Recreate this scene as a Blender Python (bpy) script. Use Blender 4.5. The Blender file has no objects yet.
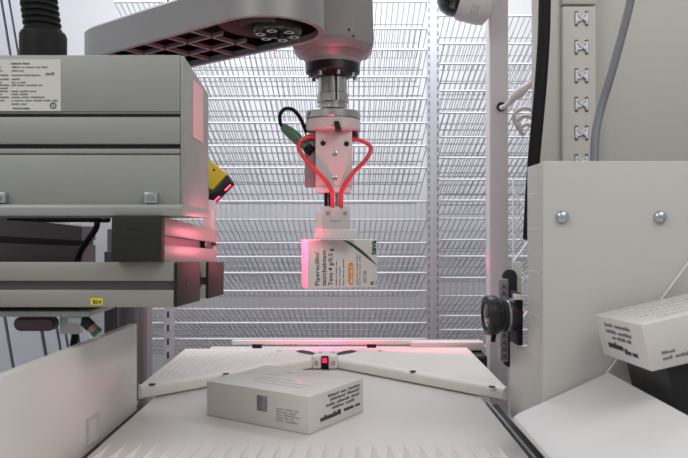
import bpy, bmesh, math, random
from mathutils import Vector, Matrix, Euler

random.seed(4)
C = bpy.context.scene.collection
SC = bpy.context.scene
F = 700.0          # focal length in pixels of the 688 px wide frame
ZC = 1.20          # camera height (m)
T = ZC - 0.2716    # height of the output table surface

# ---------------------------------------------------------------- camera
cam = bpy.data.cameras.new('camera')
camo = bpy.data.objects.new('camera', cam)
C.objects.link(camo)
camo.location = (0, 0, ZC)
camo.rotation_euler = (math.pi/2, 0, 0)
cam.sensor_width = 36
cam.lens = 36*F/688
cam.clip_start = 0.02
cam.dof.use_dof = True
cam.dof.focus_distance = 1.6
cam.dof.aperture_fstop = 16.0
SC.camera = camo

# ---------------------------------------------------------------- world + lights
w = bpy.data.worlds.new('world'); SC.world = w
w.use_nodes = True
w.node_tree.nodes['Background'].inputs[0].default_value = (0.96, 0.97, 1.0, 1)
w.node_tree.nodes['Background'].inputs[1].default_value = 0.40

def area(name, loc, target, sx, sy, power, col=(1, 1, 1)):
    l = bpy.data.lights.new(name, 'AREA'); l.shape = 'RECTANGLE'
    l.size = sx; l.size_y = sy; l.energy = power; l.color = col
    o = bpy.data.objects.new(name, l); C.objects.link(o)
    o.location = loc
    o.rotation_euler = (Vector(target)-Vector(loc)).to_track_quat('-Z', 'Y').to_euler()
    return o
area('ceiling_light_panel', (0.0, 1.75, 2.35), (0, 2.15, 1.0), 1.6, 0.25, 21, (0.95, 0.97, 1.0))
area('rear_wall_fill', (0.0, 2.36, 2.75), (0, 2.5, 0.9), 2.4, 0.2, 3.0, (0.95, 0.97, 1.0))  # unseen strip added behind the shelves to brighten the back wall
area('room_fill_light', (0.75, 0.1, 2.3), (-0.1, 1.2, 0.9), 1.0, 0.7, 8.5, (1.0, 0.98, 0.95))
area('room_fill_light', (-0.95, 0.2, 2.2), (0.1, 1.2, 0.9), 1.0, 0.7, 8.5, (1.0, 0.98, 0.95))  # second overhead light, added to brighten faces turned to the left

def spot(name, loc, target, power, angle, col=(1, 0.03, 0.12), size=0.01, blend=0.4):
    l = bpy.data.lights.new(name, 'SPOT'); l.energy = power; l.color = col
    l.spot_size = math.radians(angle); l.spot_blend = blend; l.shadow_soft_size = size
    o = bpy.data.objects.new(name, l); C.objects.link(o)
    o.location = loc
    o.rotation_euler = (Vector(target)-Vector(loc)).to_track_quat('-Z', 'Y').to_euler()
    return o

SC.view_settings.view_transform = 'Standard'
SC.view_settings.look = 'None'
SC.view_settings.gamma = 1
SC.view_settings.exposure = 0.0
SC.view_settings.use_curve_mapping = False

# ---------------------------------------------------------------- helpers
def at(px, py, Y):
    return Vector(((px-344)*Y/F, Y, ZC+(229-py)*Y/F))

def srgb(r, g, b):
    f = lambda c: (c/255/12.92) if c/255 <= 0.04045 else ((c/255+0.055)/1.055)**2.4
    return (f(r), f(g), f(b), 1)

MATS = {}
def mat(name, col, rough=0.5, metal=0.0, noise=0.0, scale=40, bump=0.0, stretch=None,
        trans=0.0, alpha=1.0, emit=None, estr=0, sss=0, coat=0, bscale=None, spec=0.5):
    m = bpy.data.materials.new(name); m.use_nodes = True
    nt = m.node_tree; b = nt.nodes['Principled BSDF']
    c = srgb(*col)
    b.inputs['Base Color'].default_value = c
    b.inputs['Roughness'].default_value = rough
    b.inputs['Metallic'].default_value = metal
    b.inputs['Transmission Weight'].default_value = trans
    b.inputs['Alpha'].default_value = alpha
    b.inputs['Coat Weight'].default_value = coat
    b.inputs['Specular IOR Level'].default_value = spec
    if sss:
        b.inputs['Subsurface Weight'].default_value = sss
        b.inputs['Subsurface Radius'].default_value = (0.02, 0.012, 0.012)
        b.inputs['Subsurface Scale'].default_value = 0.5
    if emit:
        b.inputs['Emission Color'].default_value = srgb(*emit)
        b.inputs['Emission Strength'].default_value = estr
    if noise or bump:
        tc = nt.nodes.new('ShaderNodeTexCoord'); mp = nt.nodes.new('ShaderNodeMapping')
        nt.links.new(tc.outputs['Object'], mp.inputs['Vector'])
        if stretch: mp.inputs['Scale'].default_value = stretch
        n = nt.nodes.new('ShaderNodeTexNoise'); n.inputs['Scale'].default_value = scale
        n.inputs['Detail'].default_value = 3
        nt.links.new(mp.outputs[0], n.inputs['Vector'])
        if noise:
            mx = nt.nodes.new('ShaderNodeMix'); mx.data_type = 'RGBA'
            mx.inputs[6].default_value = tuple(v*(1-noise) for v in c[:3])+(1,)
            mx.inputs[7].default_value = tuple(min(1, v*(1+noise)) for v in c[:3])+(1,)
            nt.links.new(n.outputs['Fac'], mx.inputs[0])
            nt.links.new(mx.outputs[2], b.inputs['Base Color'])
        if bump:
            bp = nt.nodes.new('ShaderNodeBump'); bp.inputs['Strength'].default_value = bump
            bp.inputs['Distance'].default_value = 0.001
            nt.links.new(n.outputs['Fac'], bp.inputs['Height'])
            nt.links.new(bp.outputs[0], b.inputs['Normal'])
    MATS[name] = m
    return m

M_paint = mat('grey_painted_metal', (150, 152, 146), 0.45, 0.1, 0.03, 30)
M_paint_d = mat('dark_groove', (52, 53, 51), 0.7, spec=0.2)
M_ledge = mat('pale_cast_metal', (160, 161, 155), 0.4, 0.25, 0.03, 30)
M_arm = mat('robot_arm_grey', (136, 134, 134), 0.4, 0.2, 0.03, 25)
M_armin = mat('shaded_arm_hollow', (24, 18, 20), 0.3, 0.3, 0.1, 60)  # arm recess; its shadow is put into the near-black colour
M_rib = mat('cast_rib_grey', (128, 112, 112), 0.45, 0.2)
M_alu = mat('anodised_aluminium', (160, 158, 150), 0.42, 0.45, 0.03, 12, stretch=(1, 20, 20))
M_alug = mat('profile_groove', (92, 91, 87), 0.5, 0.3)
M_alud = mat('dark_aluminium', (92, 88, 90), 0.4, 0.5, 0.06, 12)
M_cap = mat('dark_plastic_cap', (44, 44, 40), 0.6, 0, 0.05, 80, spec=0.2)
M_capd = mat('cap_embossing', (28, 28, 26), 0.5)
M_black = mat('black_plastic', (22, 21, 24), 0.4)
M_rubber = mat('black_rubber', (22, 20, 23), 0.6, 0, 0.1, 60, spec=0.2)
M_steel = mat('brushed_steel', (178, 176, 172), 0.25, 0.95, 0.06, 60)
M_zinc = mat('zinc_plated_steel', (186, 196, 200), 0.28, 0.9)
M_dsteel = mat('blackened_steel', (54, 49, 49), 0.32, 0.8, 0.1, 60)
M_white = mat('white_plastic', (222, 218, 213), 0.35, 0, 0.015, 12)
M_whiteg = mat('glossy_white_panel', (228, 224, 219), 0.28, 0, 0.01, 8)
M_panel = mat('white_acrylic_board', (190, 189, 184), 0.42, 0, 0.012, 5)
M_belt = mat('white_table_sheet', (212, 208, 205), 0.33, 0, 0.02, 6, bump=0.05)
M_wire = mat('white_coated_wire', (222, 225, 231), 0.35, 0.05)
M_wired = mat('shaded_wire_grid', (196, 198, 203), 0.4, 0.2)  # white wire greyed in colour for its shaded undersides
M_uprt = mat('white_upright', (200, 203, 211), 0.45, 0.1, 0.04, 60)
M_slot = mat('dark_slot', (44, 46, 52), 0.7)
M_slotg = mat('grey_slot', (128, 130, 138), 0.6)
M_wall = mat('pale_grey_wall', (216, 217, 220), 0.6, 0, 0.02, 4)
M_floor = mat('machine_floor', (150, 150, 153), 0.6, 0, 0.08, 8)
M_cab = mat('cream_grey_cabinet', (178, 175, 168), 0.45, 0, 0.015, 4)
M_cab2 = mat('cream_grey_strip', (186, 183, 176), 0.45)
M_post = mat('white_post', (214, 206, 209), 0.4, 0, 0.02, 10)
M_card = mat('white_carton_board', (214, 210, 205), 0.5, 0, 0.012, 20, coat=0.5)
M_ink = mat('dark_ink', (38, 34, 44), 0.6)
M_inkg = mat('grey_ink', (120, 116, 122), 0.6)
M_inkl = mat('pale_grey_ink', (172, 172, 172), 0.6)
M_inkb = mat('dark_blue_ink', (58, 54, 98), 0.6)
M_green = mat('green_ink', (34, 84, 52), 0.5)
M_orange = mat('orange_ink', (224, 142, 58), 0.5)
M_yellow = mat('yellow_sticker', (226, 214, 30), 0.5)
M_yelp = mat('yellow_scanner_shell', (198, 178, 48), 0.4)
M_label = mat('silver_label', (205, 206, 196), 0.5)
M_pinkst = mat('red_lit_sticker', (236, 176, 178), 0.5)  # white sticker with the red light on it put into its colour
M_red = mat('red_glowing_lens', (200, 20, 40), 0.2, emit=(255, 22, 60), estr=2.2)
M_redline = mat('red_led_line', (255, 40, 80), 0.2, emit=(255, 50, 90), estr=7)
M_grip = mat('gripper_white_plastic', (198, 193, 190), 0.4, 0, 0.02, 30)
M_hose = mat('red_translucent_hose', (206, 60, 74), 0.25, 0, sss=0.15)
M_conn = mat('green_connector', (66, 112, 84), 0.4)
M_copper = mat('copper_nut', (176, 140, 128), 0.3, 0.7)
M_rlens = mat('dark_red_lens', (66, 18, 24), 0.12, coat=0.6)
M_clear = mat('white_translucent_plastic', (212, 206, 204), 0.3, sss=0.2)
M_gcab = mat('grey_cable', (108, 112, 116), 0.5)
M_wcab = mat('white_cable', (214, 204, 204), 0.5)
M_glass = mat('black_lens_glass', (10, 10, 12), 0.08, coat=1)
M_sheet = mat('white_chute_sheet', (216, 215, 214), 0.5, 0, 0.03, 14, bump=0.6)

# red lamps of scanner and table sensor, plus two added red fills
R_ = (1, 0.02, 0.13)
spot('scanner_red_lamp', (-0.232, 1.435, ZC+0.055), (-0.05, 1.50, ZC-0.06), 11, 44, R_)
spot('profile_red_fill', (-0.07, 1.18, ZC-0.02), (-0.205, 0.98, ZC-0.02), 0.8, 70, (1, .16, .26))  # added apart from the scanner to turn the profile side pink
spot('bracket_red_fill', (-0.15, 0.99, ZC+0.02), (-0.217, 1.13, ZC-0.005), 0.45, 34, (1, .06, .16))  # added in front of the bracket to light it pink
spot('table_sensor_red_lamp', (-0.036, 1.30, ZC-0.20), (-0.13, 1.33, ZC+0.4), 5, 66, R_)
spot('table_sensor_rear_red_lamp', (-0.036, 1.44, ZC-0.20), (-0.04, 1.60, ZC-0.26), 0.9, 150, R_)

WM = {}
class MB:
    """collects shapes, built as one mesh object"""
    def __init__(s): s.bm = bmesh.new(); s.M = Matrix.Identity(4)
    def _x(s, vs):
        for v in vs: v.co = s.M @ v.co
    def box(s, x0, x1, y0, y1, z0, z1, bev=0, seg=2, M=None):
        t = bmesh.new()
        bmesh.ops.create_cube(t, size=1)
        for v in t.verts:
            v.co = Vector(((x0+x1)/2+v.co.x*(x1-x0), (y0+y1)/2+v.co.y*(y1-y0), (z0+z1)/2+v.co.z*(z1-z0)))
        if bev: bmesh.ops.bevel(t, geom=list(t.edges), offset=bev, segments=seg, affect='EDGES', profile=0.5)
        s.join(t, M); return s
    def join(s, t, M=None):
        mp = {}
        MM = s.M @ M if M is not None else s.M
        for v in t.verts: mp[v] = s.bm.verts.new(MM @ v.co)
        for f in t.faces:
            try: s.bm.faces.new([mp[v] for v in f.verts])
            except ValueError: pass
        t.free()
    def prism(s, pts, axis, a, b, bev=0, seg=2):
        """polygon pts in the plane normal to axis, extruded from a to b"""
        t = bmesh.new()
        def P(u, v, h):
            return {'x': (h, u, v), 'y': (u, h, v), 'z': (u, v, h)}[axis]
        lo = [t.verts.new(P(u, v, a)) for u, v in pts]; hi = [t.verts.new(P(u, v, b)) for u, v in pts]
        t.faces.new(lo); t.faces.new(hi[::-1])
        n = len(pts)
        for i in range(n): t.faces.new((lo[i], hi[i], hi[(i+1) % n], lo[(i+1) % n]))
        bmesh.ops.recalc_face_normals(t, faces=t.faces)
        if bev: bmesh.ops.bevel(t, geom=list(t.edges), offset=bev, segments=seg, affect='EDGES', profile=0.5)
        s.join(t); return s
    def loft(s, rings, cap=True):
        t = bmesh.new(); R = [[t.verts.new(p) for p in r] for r in rings]; n = len(rings[0])
        for k in range(len(R)-1):
            for i in range(n): t.faces.new((R[k][i], R[k][(i+1) % n], R[k+1][(i+1) % n], R[k+1][i]))
        if cap: t.faces.new(R[0][::-1]); t.faces.new(R[-1])
        bmesh.ops.recalc_face_normals(t, faces=t.faces)
        s.join(t); return s
    def lathe(s, o, ax, prof, seg=32, cap=True):
        o = Vector(o); ax = Vector(ax).normalized()
        u = ax.orthogonal().normalized(); v = ax.cross(u)
        rings = [[o+ax*h+(u*math.cos(2*math.pi*i/seg)+v*math.sin(2*math.pi*i/seg))*max(r, 1e-5) for i in range(seg)] for r, h in prof]
        return s.loft(rings, cap)
    def cyl(s, a, b, r, seg=20, r2=None):
        a = Vector(a); b = Vector(b)
        return s.lathe(a, b-a, [(r, 0), (r if r2 is None else r2, (b-a).length)], seg)
    def tube(s, pts, r, seg=10, smooth=6, rf=None):
        P = [Vector(p) for p in pts]
        if smooth and len(P) > 2:
            Q = []
            E = [2*P[0]-P[1]]+P+[2*P[-1]-P[-2]]
            for i in range(1, len(E)-2):
                for k in range(smooth):
                    t = k/smooth; a, b, c, d = E[i-1], E[i], E[i+1], E[i+2]
                    Q.append(0.5*((2*b)+(c-a)*t+(2*a-5*b+4*c-d)*t*t+(-a+3*b-3*c+d)*t**3))
            Q.append(P[-1]); P = Q
        rings = []; u = None
        for i, p in enumerate(P):
            d = (P[min(i+1, len(P)-1)]-P[max(i-1, 0)]).normalized()
            if u is None: u = d.orthogonal().normalized()
            u = (u-d*u.dot(d)).normalized(); v = d.cross(u)
            rr = r if rf is None else rf(i/(len(P)-1))
            rings.append([p+(u*math.cos(2*math.pi*k/seg)+v*math.sin(2*math.pi*k/seg))*rr for k in range(seg)])
        return s.loft(rings)
    def build(s, name, m, parent=None, local=False, sharp=35):
        me = bpy.data.meshes.new(name)
        if parent is not None and not local:
            inv = WM[parent.name].inverted()
            for v in s.bm.verts: v.co = inv @ v.co
        o = bpy.data.objects.new(name, me); C.objects.link(o)
        if parent is None and not local:
            cs = [v.co for v in s.bm.verts]
            c = Vector(((min(v.x for v in cs)+max(v.x for v in cs))/2, (min(v.y for v in cs)+max(v.y for v in cs))/2, min(v.z for v in cs)))
            for v in s.bm.verts: v.co -= c
            o.location = c
            WM[o.name] = Matrix.Translation(c)
        elif parent is not None:
            o.parent = parent; WM[o.name] = WM[parent.name]
        else: WM[o.name] = Matrix.Identity(4)
        for f in s.bm.faces: f.smooth = True
        s.bm.to_mesh(me); s.bm.free()
        me.set_sharp_from_angle(angle=math.radians(sharp))
        me.materials.append(m)
        return o

def tag(o, label, cat, group=None):
    o['label'] = label; o['category'] = cat
    if group: o['group'] = group
    return o
def struct(o): o['kind'] = 'structure'; return o
def thing(name, label, cat, loc, rot=(0, 0, 0), group=None):
    o = bpy.data.objects.new(name, None); C.objects.link(o); o.empty_display_size = 0.02
    o.location = loc; o.rotation_euler = rot
    WM[o.name] = Matrix.Translation(Vector(loc)) @ Euler(rot).to_matrix().to_4x4()
    return tag(o, label, cat, group)

def copy_tree(o, parent=None):
    c = o.copy(); C.objects.link(c)
    if parent: c.parent = parent
    for ch in list(o.children): copy_tree(ch, c)
    return c

def text(name, s, size, m, parent, M, ext=0.0003, align='LEFT', bold=0.0, sx=1.0):
    """real lettering as a thin mesh; M places it in the parent's local space"""
    cu = bpy.data.curves.new('t', 'FONT'); cu.body = s; cu.size = size; cu.extrude = ext
    cu.align_x = align; cu.offset = bold; cu.resolution_u = 3
    tmp = bpy.data.objects.new('t', cu); C.objects.link(tmp)
    dg = bpy.context.evaluated_depsgraph_get()
    me = bpy.data.meshes.new_from_object(tmp.evaluated_get(dg))
    bpy.data.objects.remove(tmp)
    me.transform(M @ Matrix.Diagonal((sx, 1, 1, 1)))
    me.materials.clear(); me.materials.append(m)
    me.name = name
    o = bpy.data.objects.new(name, me); C.objects.link(o); o.parent = parent
    return o

def frame(o, x, y):
    """matrix with origin o, text x direction and text up direction"""
    x = Vector(x).normalized(); y = Vector(y).normalized(); z = x.cross(y)
    m = Matrix((x, y, z)).transposed().to_4x4(); m.translation = Vector(o)
    return m

def dashes(mb, M, x, y, length, h, words, rnd):
    """a line of illegible small print: runs of little letter blocks"""
    tot = sum(words)+0.8*(len(words)-1); u = length/tot; cx = x
    for wd in words:
        e = cx+wd*u; n = max(1, int(wd*u/(h*0.62)))
        st = wd*u/n
        for k in range(n):
            hh = h*rnd.choice((0.7, 0.7, 1.0))
            mb.box(cx+k*st, cx+k*st+st*0.8, y, y+hh, 0, 0.0003, M=M)
        cx = e+0.8*u

# ================================================================ SETTING
struct(MB().box(-2.2, 2.2, 2.60, 2.64, 0, 2.6).build('wall_back', M_wall))
struct(MB().box(-2.2, 2.2, -1.0, 2.6, -0.05, 0).build('floor', M_floor))
b = MB().box(0.452, 1.5, 1.30, 1.34, 0.2, 2.2, 0.002)
struct(b.build('wall_right', M_cab))
b = MB().box(-1.10, -1.06, 0.2, 2.6, 0, 2.4)
struct(b.build('wall_left', M_wall))

# ================================================================ WIRE SHELVES
DIP = math.radians(18); DL = 0.29
def shelf_proto(x0, x1, lip, kind):
    t = thing('wire_shelf', 'x', 'wire shelf', (0, 2.0, ZC))
    b = MB(); b.cyl((x0, 2.0, ZC), (x1, 2.0, ZC), 0.0032, 8)
    if lip: b.cyl((x0, 2.004, ZC-0.052), (x1, 2.004, ZC-0.052), 0.0028, 8)
    b.build('front_rail', M_wire, t)
    b = MB(); oz = -0.052 if lip else 0
    cs, sn = math.cos(DIP), math.sin(DIP)
    n = int((x1-x0)/0.0158)
    for i in range(n+1):
        x = x0+(x1-x0)*i/n
        b.cyl((x, 2.0+0.0025, ZC+oz-0.002), (x, 2.0+DL*cs, ZC+oz-DL*sn), 0.00145, 4)
        if lip: b.cyl((x, 2.002, ZC), (x, 2.002, ZC+oz), 0.0015, 4)
    for q in (0.36, 0.70, 1.0):
        b.cyl((x0, 2.0+DL*q*cs, ZC+oz-DL*q*sn-0.002), (x1, 2.0+DL*q*cs, ZC+oz-DL*q*sn-0.002), 0.0021, 6)
    b.build('wire_grid', M_wired, t)
    return t
ORD = ['first', 'second', 'third', 'fourth', 'fifth', 'sixth', 'seventh', 'eighth', 'ninth', 'tenth', 'eleventh', 'twelfth',
       'thirteenth', 'fourteenth', 'fifteenth', 'sixteenth', 'seventeenth', 'eighteenth', 'nineteenth']
def shelves(rows, x0, x1, where, group):
    P = {}
    for i, (py, lip) in enumerate(rows):
        if lip not in P: P[lip] = o = shelf_proto(x0, x1, lip, where)
        else: o = copy_tree(P[lip])
        o.location = (0, 2.0, ZC+(229-py)*2.0/F)
        o['label'] = ('lipped white wire shelf, ' if lip else 'white wire shelf, ')+ORD[i]+' from top '+where
        o['group'] = group
shelves([(2, 0), (29, 0), (50, 0), (77, 0), (99, 0), (123, 0), (146, 0), (168, 0), (201.5, 1), (243, 0), (257, 0), (273, 0), (291, 1), (323, 0), (339, 0)],
        -0.655, 0.236, 'in the wide bay left of slotted upright', 'wire shelves in the wide left bay')
shelves([(16, 0), (44, 0), (64, 0), (91, 0), (113, 0), (137, 0), (158, 0), (180, 0), (200.5, 1), (240, 0), (256.5, 0), (278, 1), (316, 0), (330, 0), (346, 0)],
        0.271, 0.60, 'in the narrow bay behind white post', 'wire shelves in the narrow right bay')

# slotted uprights
def upright(x0, x1, y0, z0, z1, label, msl, sides, pitch, sw, sh):
    t = thing('shelf_upright', label, 'shelf upright', ((x0+x1)/2, y0, z0))
    MB().box(x0, x1, y0, y0+0.03, z0, z1, 0.001).build('channel', M_uprt, t)
    for s in sides:
        b = MB(); z = z0+pitch/2
        while z < z1-pitch/2:
            b.box(s-sw/2, s+sw/2, y0-0.0006, y0+0.004, z-sh/2, z+sh/2)
            z += pitch
        b.build('slot_row', msl, t)
upright(0.2375, 0.2695, 1.985, ZC-0.6, ZC+0.8, 'pale upright with two rows of slots between the two shelf bays', M_slotg, (0.2410, 0.2660), 0.022, 0.0035, 0.012)
upright(-0.503, -0.480, 1.955, ZC-0.6, ZC+0.8, 'pale upright with black slots at the left edge of the shelves', M_slot, (-0.4915,), 0.038, 0.0055, 0.018)
# folded wire brace right of the post
b = MB()
zz = [ZC+0.10-0.095*k for k in range(5)]
for xr_ in (.468, .537): b.cyl((xr_, 1.934, 0.0), (xr_, 1.934, ZC+.14), .003, 8)
for k in range(4):
    xa, xb = (0.468, 0.537) if k % 2 == 0 else (0.537, 0.468)
    b.cyl((xa, 1.93, zz[k]), (xb, 1.93, zz[k+1]), 0.003, 8)
    b.cyl((xb, 1.938, zz[k]), (xa, 1.938, zz[k+1]), 0.003, 8)
tag(b.build('wire_brace', M_wire), 'white criss-crossed wire brace in the gap right of the white post', 'wire brace')

# leaning white panel with seams at the left rear
t = thing('slatted_panel', 'leaning pale grey panel with slanted dark seams behind the grey housing', 'panel', (-0.95, 1.92, 0.75))
ln = 0.17
def leanbox(xt, wd, y0, y1):      # xt at z = 1.82
    zt, zb = 2.1, 0.75; f_ = lambda x, z: x+(1.82-z)*ln
    return MB().prism([(f_(xt, zt), zt), (f_(xt+wd, zt), zt), (f_(xt+wd, zb), zb), (f_(xt, zb), zb)], 'y', y0, y1)
for x0_, w_ in ((-1.24, .066), (-1.165, .090), (-1.065, .084), (-.970, .033), (-.929, .014), (-.908, .024), (-.875, .027)):
    leanbox(x0_, w_, 1.905, 1.930).build('slat', M_uprt, t)
leanbox(-1.24, .388, 1.9305, 1.94).build('backing', M_slot, t)

# ================================================================ TABLE
t = thing('output_table', 'white ribbed output table top in the foreground with a thin sheet edge', 'table', (-0.043, 0.9, 0))
b = MB(); b.box(-0.306, 0.220, 0.35, 1.62, T-0.012, T, 0.0006)
# moulded wedge ribs at the near end
x = -0.295
while x < 0.205:
    t2 = bmesh.new()
    y0, y1, hw, hh = 0.80, 0.892, 0.0090, 0.0048
    v = [t2.verts.new(p) for p in ((x-hw, y0, T-0.0002), (x, y0, T+hh), (x+hw, y0, T-0.0002), (x, y1, T-0.0002), (x-hw, .36, T-0.0002), (x, .36, T+hh), (x+hw, .36, T-0.0002))]
    for f in ((0, 1, 3), (1, 2, 3), (2, 0, 3), (4, 5, 1, 0), (5, 6, 2, 1), (4, 6, 5), (4, 0, 2, 6)): t2.faces.new([v[k] for k in f])
    b.join(t2); x += 0.0195
b.build('table_sheet', M_belt, t)
for x0 in (-0.30, 0.19):
    for y0 in (0.40, 1.45): MB().box(x0, x0+0.03, y0, y0+0.03, 0, T-0.0505).build('leg', M_alud, t)
for y0 in (0.40, 1.45): MB().box(-0.30, 0.22, y0, y0+.03, T-0.05, T-0.012).build('crossbar', M_alud, t)
# side rails of the table
for xa, lb in ((-0.3275, 'narrow dark steel edge rail between left white panel and table'), (0.2225, 'narrow grey steel edge rail between table and white chute')):
    r = thing('edge_rail', lb, 'rail', (xa+0.009, 0.8, T-0.03))
    MB().box(xa+0.0005, xa+0.019, 0.35, 1.10, T-0.03, T-0.004, 0.001).build('rail', M_dsteel, r)
    b = MB().box(xa+0.001, xa+0.0045, 0.35, 1.10, T-0.0045, T+0.002)
    b.build('bright_edge', M_zinc, r)

# chevron plate
pt = thing('guide_plate', 'white guide plate with V-shaped front edge lying across the table', 'guide plate', (-0.036, 1.3, T))
TT = T+0.0215
fl = (-0.3265, 1.118); ap = (-0.037, 1.39); fr = (0.256, 1.108); br = (0.259, 1.478); bl = (-0.331, 1.462)
b = MB()
for poly in ([fl, ap, (-0.037, 1.47), bl], [ap, fr, br, (-0.037, 1.47)]):
    b.prism(poly, 'z', T+0.0035, TT)
b.build('plate', M_white, pt)
# rounded front bars
for a_, c_ in ((fl, ap), (ap, fr)):
    A = Vector((a_[0], a_[1], T+0.0112)); B = Vector((c_[0], c_[1], T+0.0112)); d = (B-A).normalized(); n = Vector((d.y, -d.x, 0))
    b = MB(); ring = []
    prof = [(-.004, -.0108), (.004, -.0108), (.008, -.008), (.0085, .003), (.006, .0075), (.001, .0102), (-.004, .0108)]
    b.loft([[A+n*u+Vector((0, 0, v)) for u, v in prof], [B+n*u+Vector((0, 0, v)) for u, v in prof]])
    b.build('front_bar', M_white, pt)
# raised dimple dots on plate
b = MB()
for i in range(22):
    for j in range(13):
        x = -0.315+i*0.012; y = 1.20+j*0.021
        lim = 1.118+(x+0.3265)/0.2895*0.272+0.03
        if y > lim and y < 1.45 and x < -0.13: b.box(x-0.002, x+0.002, y-0.0025, y+0.0025, TT-0.0005, TT+0.0005)
b.build('dimples', M_white, pt)
for px, py in ((226, 373.5), (413, 371), (492, 386.5), (152, 384), (279, 351), (380, 351), (320, 352.3), (333, 352.3)):
    Y = (ZC-TT)*F/(py-229); x = (px-344)*Y/F
    MB().lathe((x, Y, TT-0.001), (0, 0, 1), [(0.0055, 0), (0.0055, 0.0013), (0.003, 0.0016)], 14).build('screw_head', M_dsteel if px in (226, 413, 492, 152) else M_steel, pt)
# black curved slots
for sg in (-1, 1):
    b = MB(); cx = -0.036
    def q(px, py):
        Y = (ZC-TT)*F/(py-229); return ((px-344)*Y/F, Y)
    L_ = [q(296, 351.2), q(302, 350.2), (q(309, 351.4)), q(315.5, 353.5), q(314, 355.3), q(306, 354.0), q(299, 352.6)]
    if sg > 0: L_ = [(2*cx-x, y) for x, y in L_]
    b.prism(L_, 'z', TT-0.001, TT+0.0008)
    b.build('curved_slot', M_slot, pt)
# back bar on its stands
t = thing('back_rail', 'long thin white rail standing along the rear edge of the guide plate', 'rail', (0.0, 1.53, T))
b = MB().box(-0.245, 0.30, 1.525, 1.54, T+0.020, T+0.0285, 0.002); b.build('bar', M_white, t)
MB().box(0.145, 0.302, 1.505, 1.524, T+0.010, T+0.0285, 0.003).build('end_cover', M_white, t)
for x in (-0.2, 0.05, 0.28): MB().box(x, x+0.02, 1.525, 1.54, T+0.0002, T+0.020).build('foot', M_dsteel, t)
t = MB(); t.box(0.266, 0.300, 1.46, 1.50, T-0.05, T+0.008, 0.006, 3)
tag(t.build('corner_bracket', M_black), 'rounded black bracket at the rear right corner of the guide plate', 'bracket')

# sensor clamp at the notch
sc = thing('table_sensor', 'small white clamp with red glowing window in the notch of the guide plate', 'sensor', (-0.037, 1.365, T+0.002))
b = MB()
for sx in (-1, 1):
    b.box(-0.037+sx*0.0155-0.009, -0.037+sx*0.0155+0.009, 1.352, 1.378, T+0.001, T+0.0265, 0.0035, 3)
b.box(-0.058, -0.016, 1.366, 1.377, T+0.004, T+0.024, 0.002)
b.build('clamp', M_white, sc)
MB().box(-0.0435, -0.0305, 1.351, 1.366, T+0.001, T+0.0245, 0.0008).build('housing', M_rubber, sc)
MB().box(-0.0415, -0.0330, 1.3495, 1.3512, T+0.0135, T+0.0225, 0.0004).build('glowing_window', M_red, sc)
for sx in (-1, 1): MB().cyl((-0.037+sx*0.0165, 1.352, T+0.013), (-0.037+sx*0.0165, 1.3495, T+0.013), 0.0045, 16).build('screw', M_steel, sc)

# ================================================================ CARTONS
def carton_mesh(L, W, H, bev=0.0012):
    b = MB(); b.box(-L/2, L/2, -W/2, W/2, 0, H, bev); return b

# front carton
rz = -0.563
L, W, H = 0.1826, 0.1403, 0.05
u = Vector((math.cos(rz), math.sin(rz), 0)); v = Vector((-math.sin(rz), math.cos(rz), 0))
corner = Vector((-0.0459, 0.9226, T+0.0004))
cc = corner-u*L/2+v*W/2
fb = thing('medicine_carton', 'white medicine carton lying flat on the table in the foreground', 'medicine carton', cc, (0, 0, rz))
carton_mesh(L, W, H).build('carton_body', M_card, fb, local=True)
rnd = random.Random(2)
# long near face (normal -y local): small square code mark and faint print
b = MB(); Mf = frame((-L/2, -W/2-0.0001, 0), (1, 0, 0), (0, 0, 1))
for k, (y, l0, ws) in enumerate(((0.0265, 0.038, [3, 4, 2]), (0.0225, 0.034, [5, 3]), (0.0185, 0.040, [2, 6]), (0.0145, 0.030, [4, 2, 2]), (0.0105, 0.036, [3, 5]))):
    dashes(b, Mf, 0.128, y, l0, 0.0024, ws, rnd)
b.build('small_print', M_inkl, fb, local=True)
b = MB()
for k in range(14): b.box(0.0945-0.0+k*0.0013, 0.0945+k*0.0013+rnd.choice((.0005, .0009)), 0.020, 0.0415, 0, 0.0003, M=Mf)
b.build('bar_code', M_inkg, fb, local=True)
# right end face (normal +x local)
b = MB(); b2 = MB(); Mf = frame((L/2+0.0001, -W/2, 0), (0, 1, 0), (0, 0, 1))
for y, x, l0, ws in ((0.0400, 0.045, 0.085, [5, 3, 6]), (0.0340, 0.050, 0.078, [6, 5]), (0.0275, 0.040, 0.088, [4, 6, 4]), (0.0215, 0.055, 0.060, [5, 4])):
    dashes(b, Mf, x, y, l0, 0.0042, ws, rnd)
dashes(b2, Mf, 0.026, 0.0105, 0.052, 0.0075, [7], rnd); dashes(b2, Mf, 0.086, 0.0120, 0.044, 0.0045, [6, 3], rnd)
b.build('small_print', M_inkg, fb, local=True); b2.build('bold_print', M_ink, fb, local=True)
# top face
b = MB(); Mf = frame((-L/2, -W/2, H+0.0001), (1, 0, 0), (0, 1, 0))
for y, x, l0, ws in ((0.036, 0.055, 0.09, [6, 5, 6]), (0.050, 0.05, 0.10, [7, 3, 6]), (0.064, 0.05, 0.06, [6, 3]), (0.085, 0.03, 0.04, [5]), (0.112, 0.06, 0.05, [4, 3])):
    dashes(b, Mf, x, y, l0, 0.0065, ws, rnd)
b.build('faint_print', mat('faint_print', (205, 206, 204), 0.5), fb, local=True)

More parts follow.
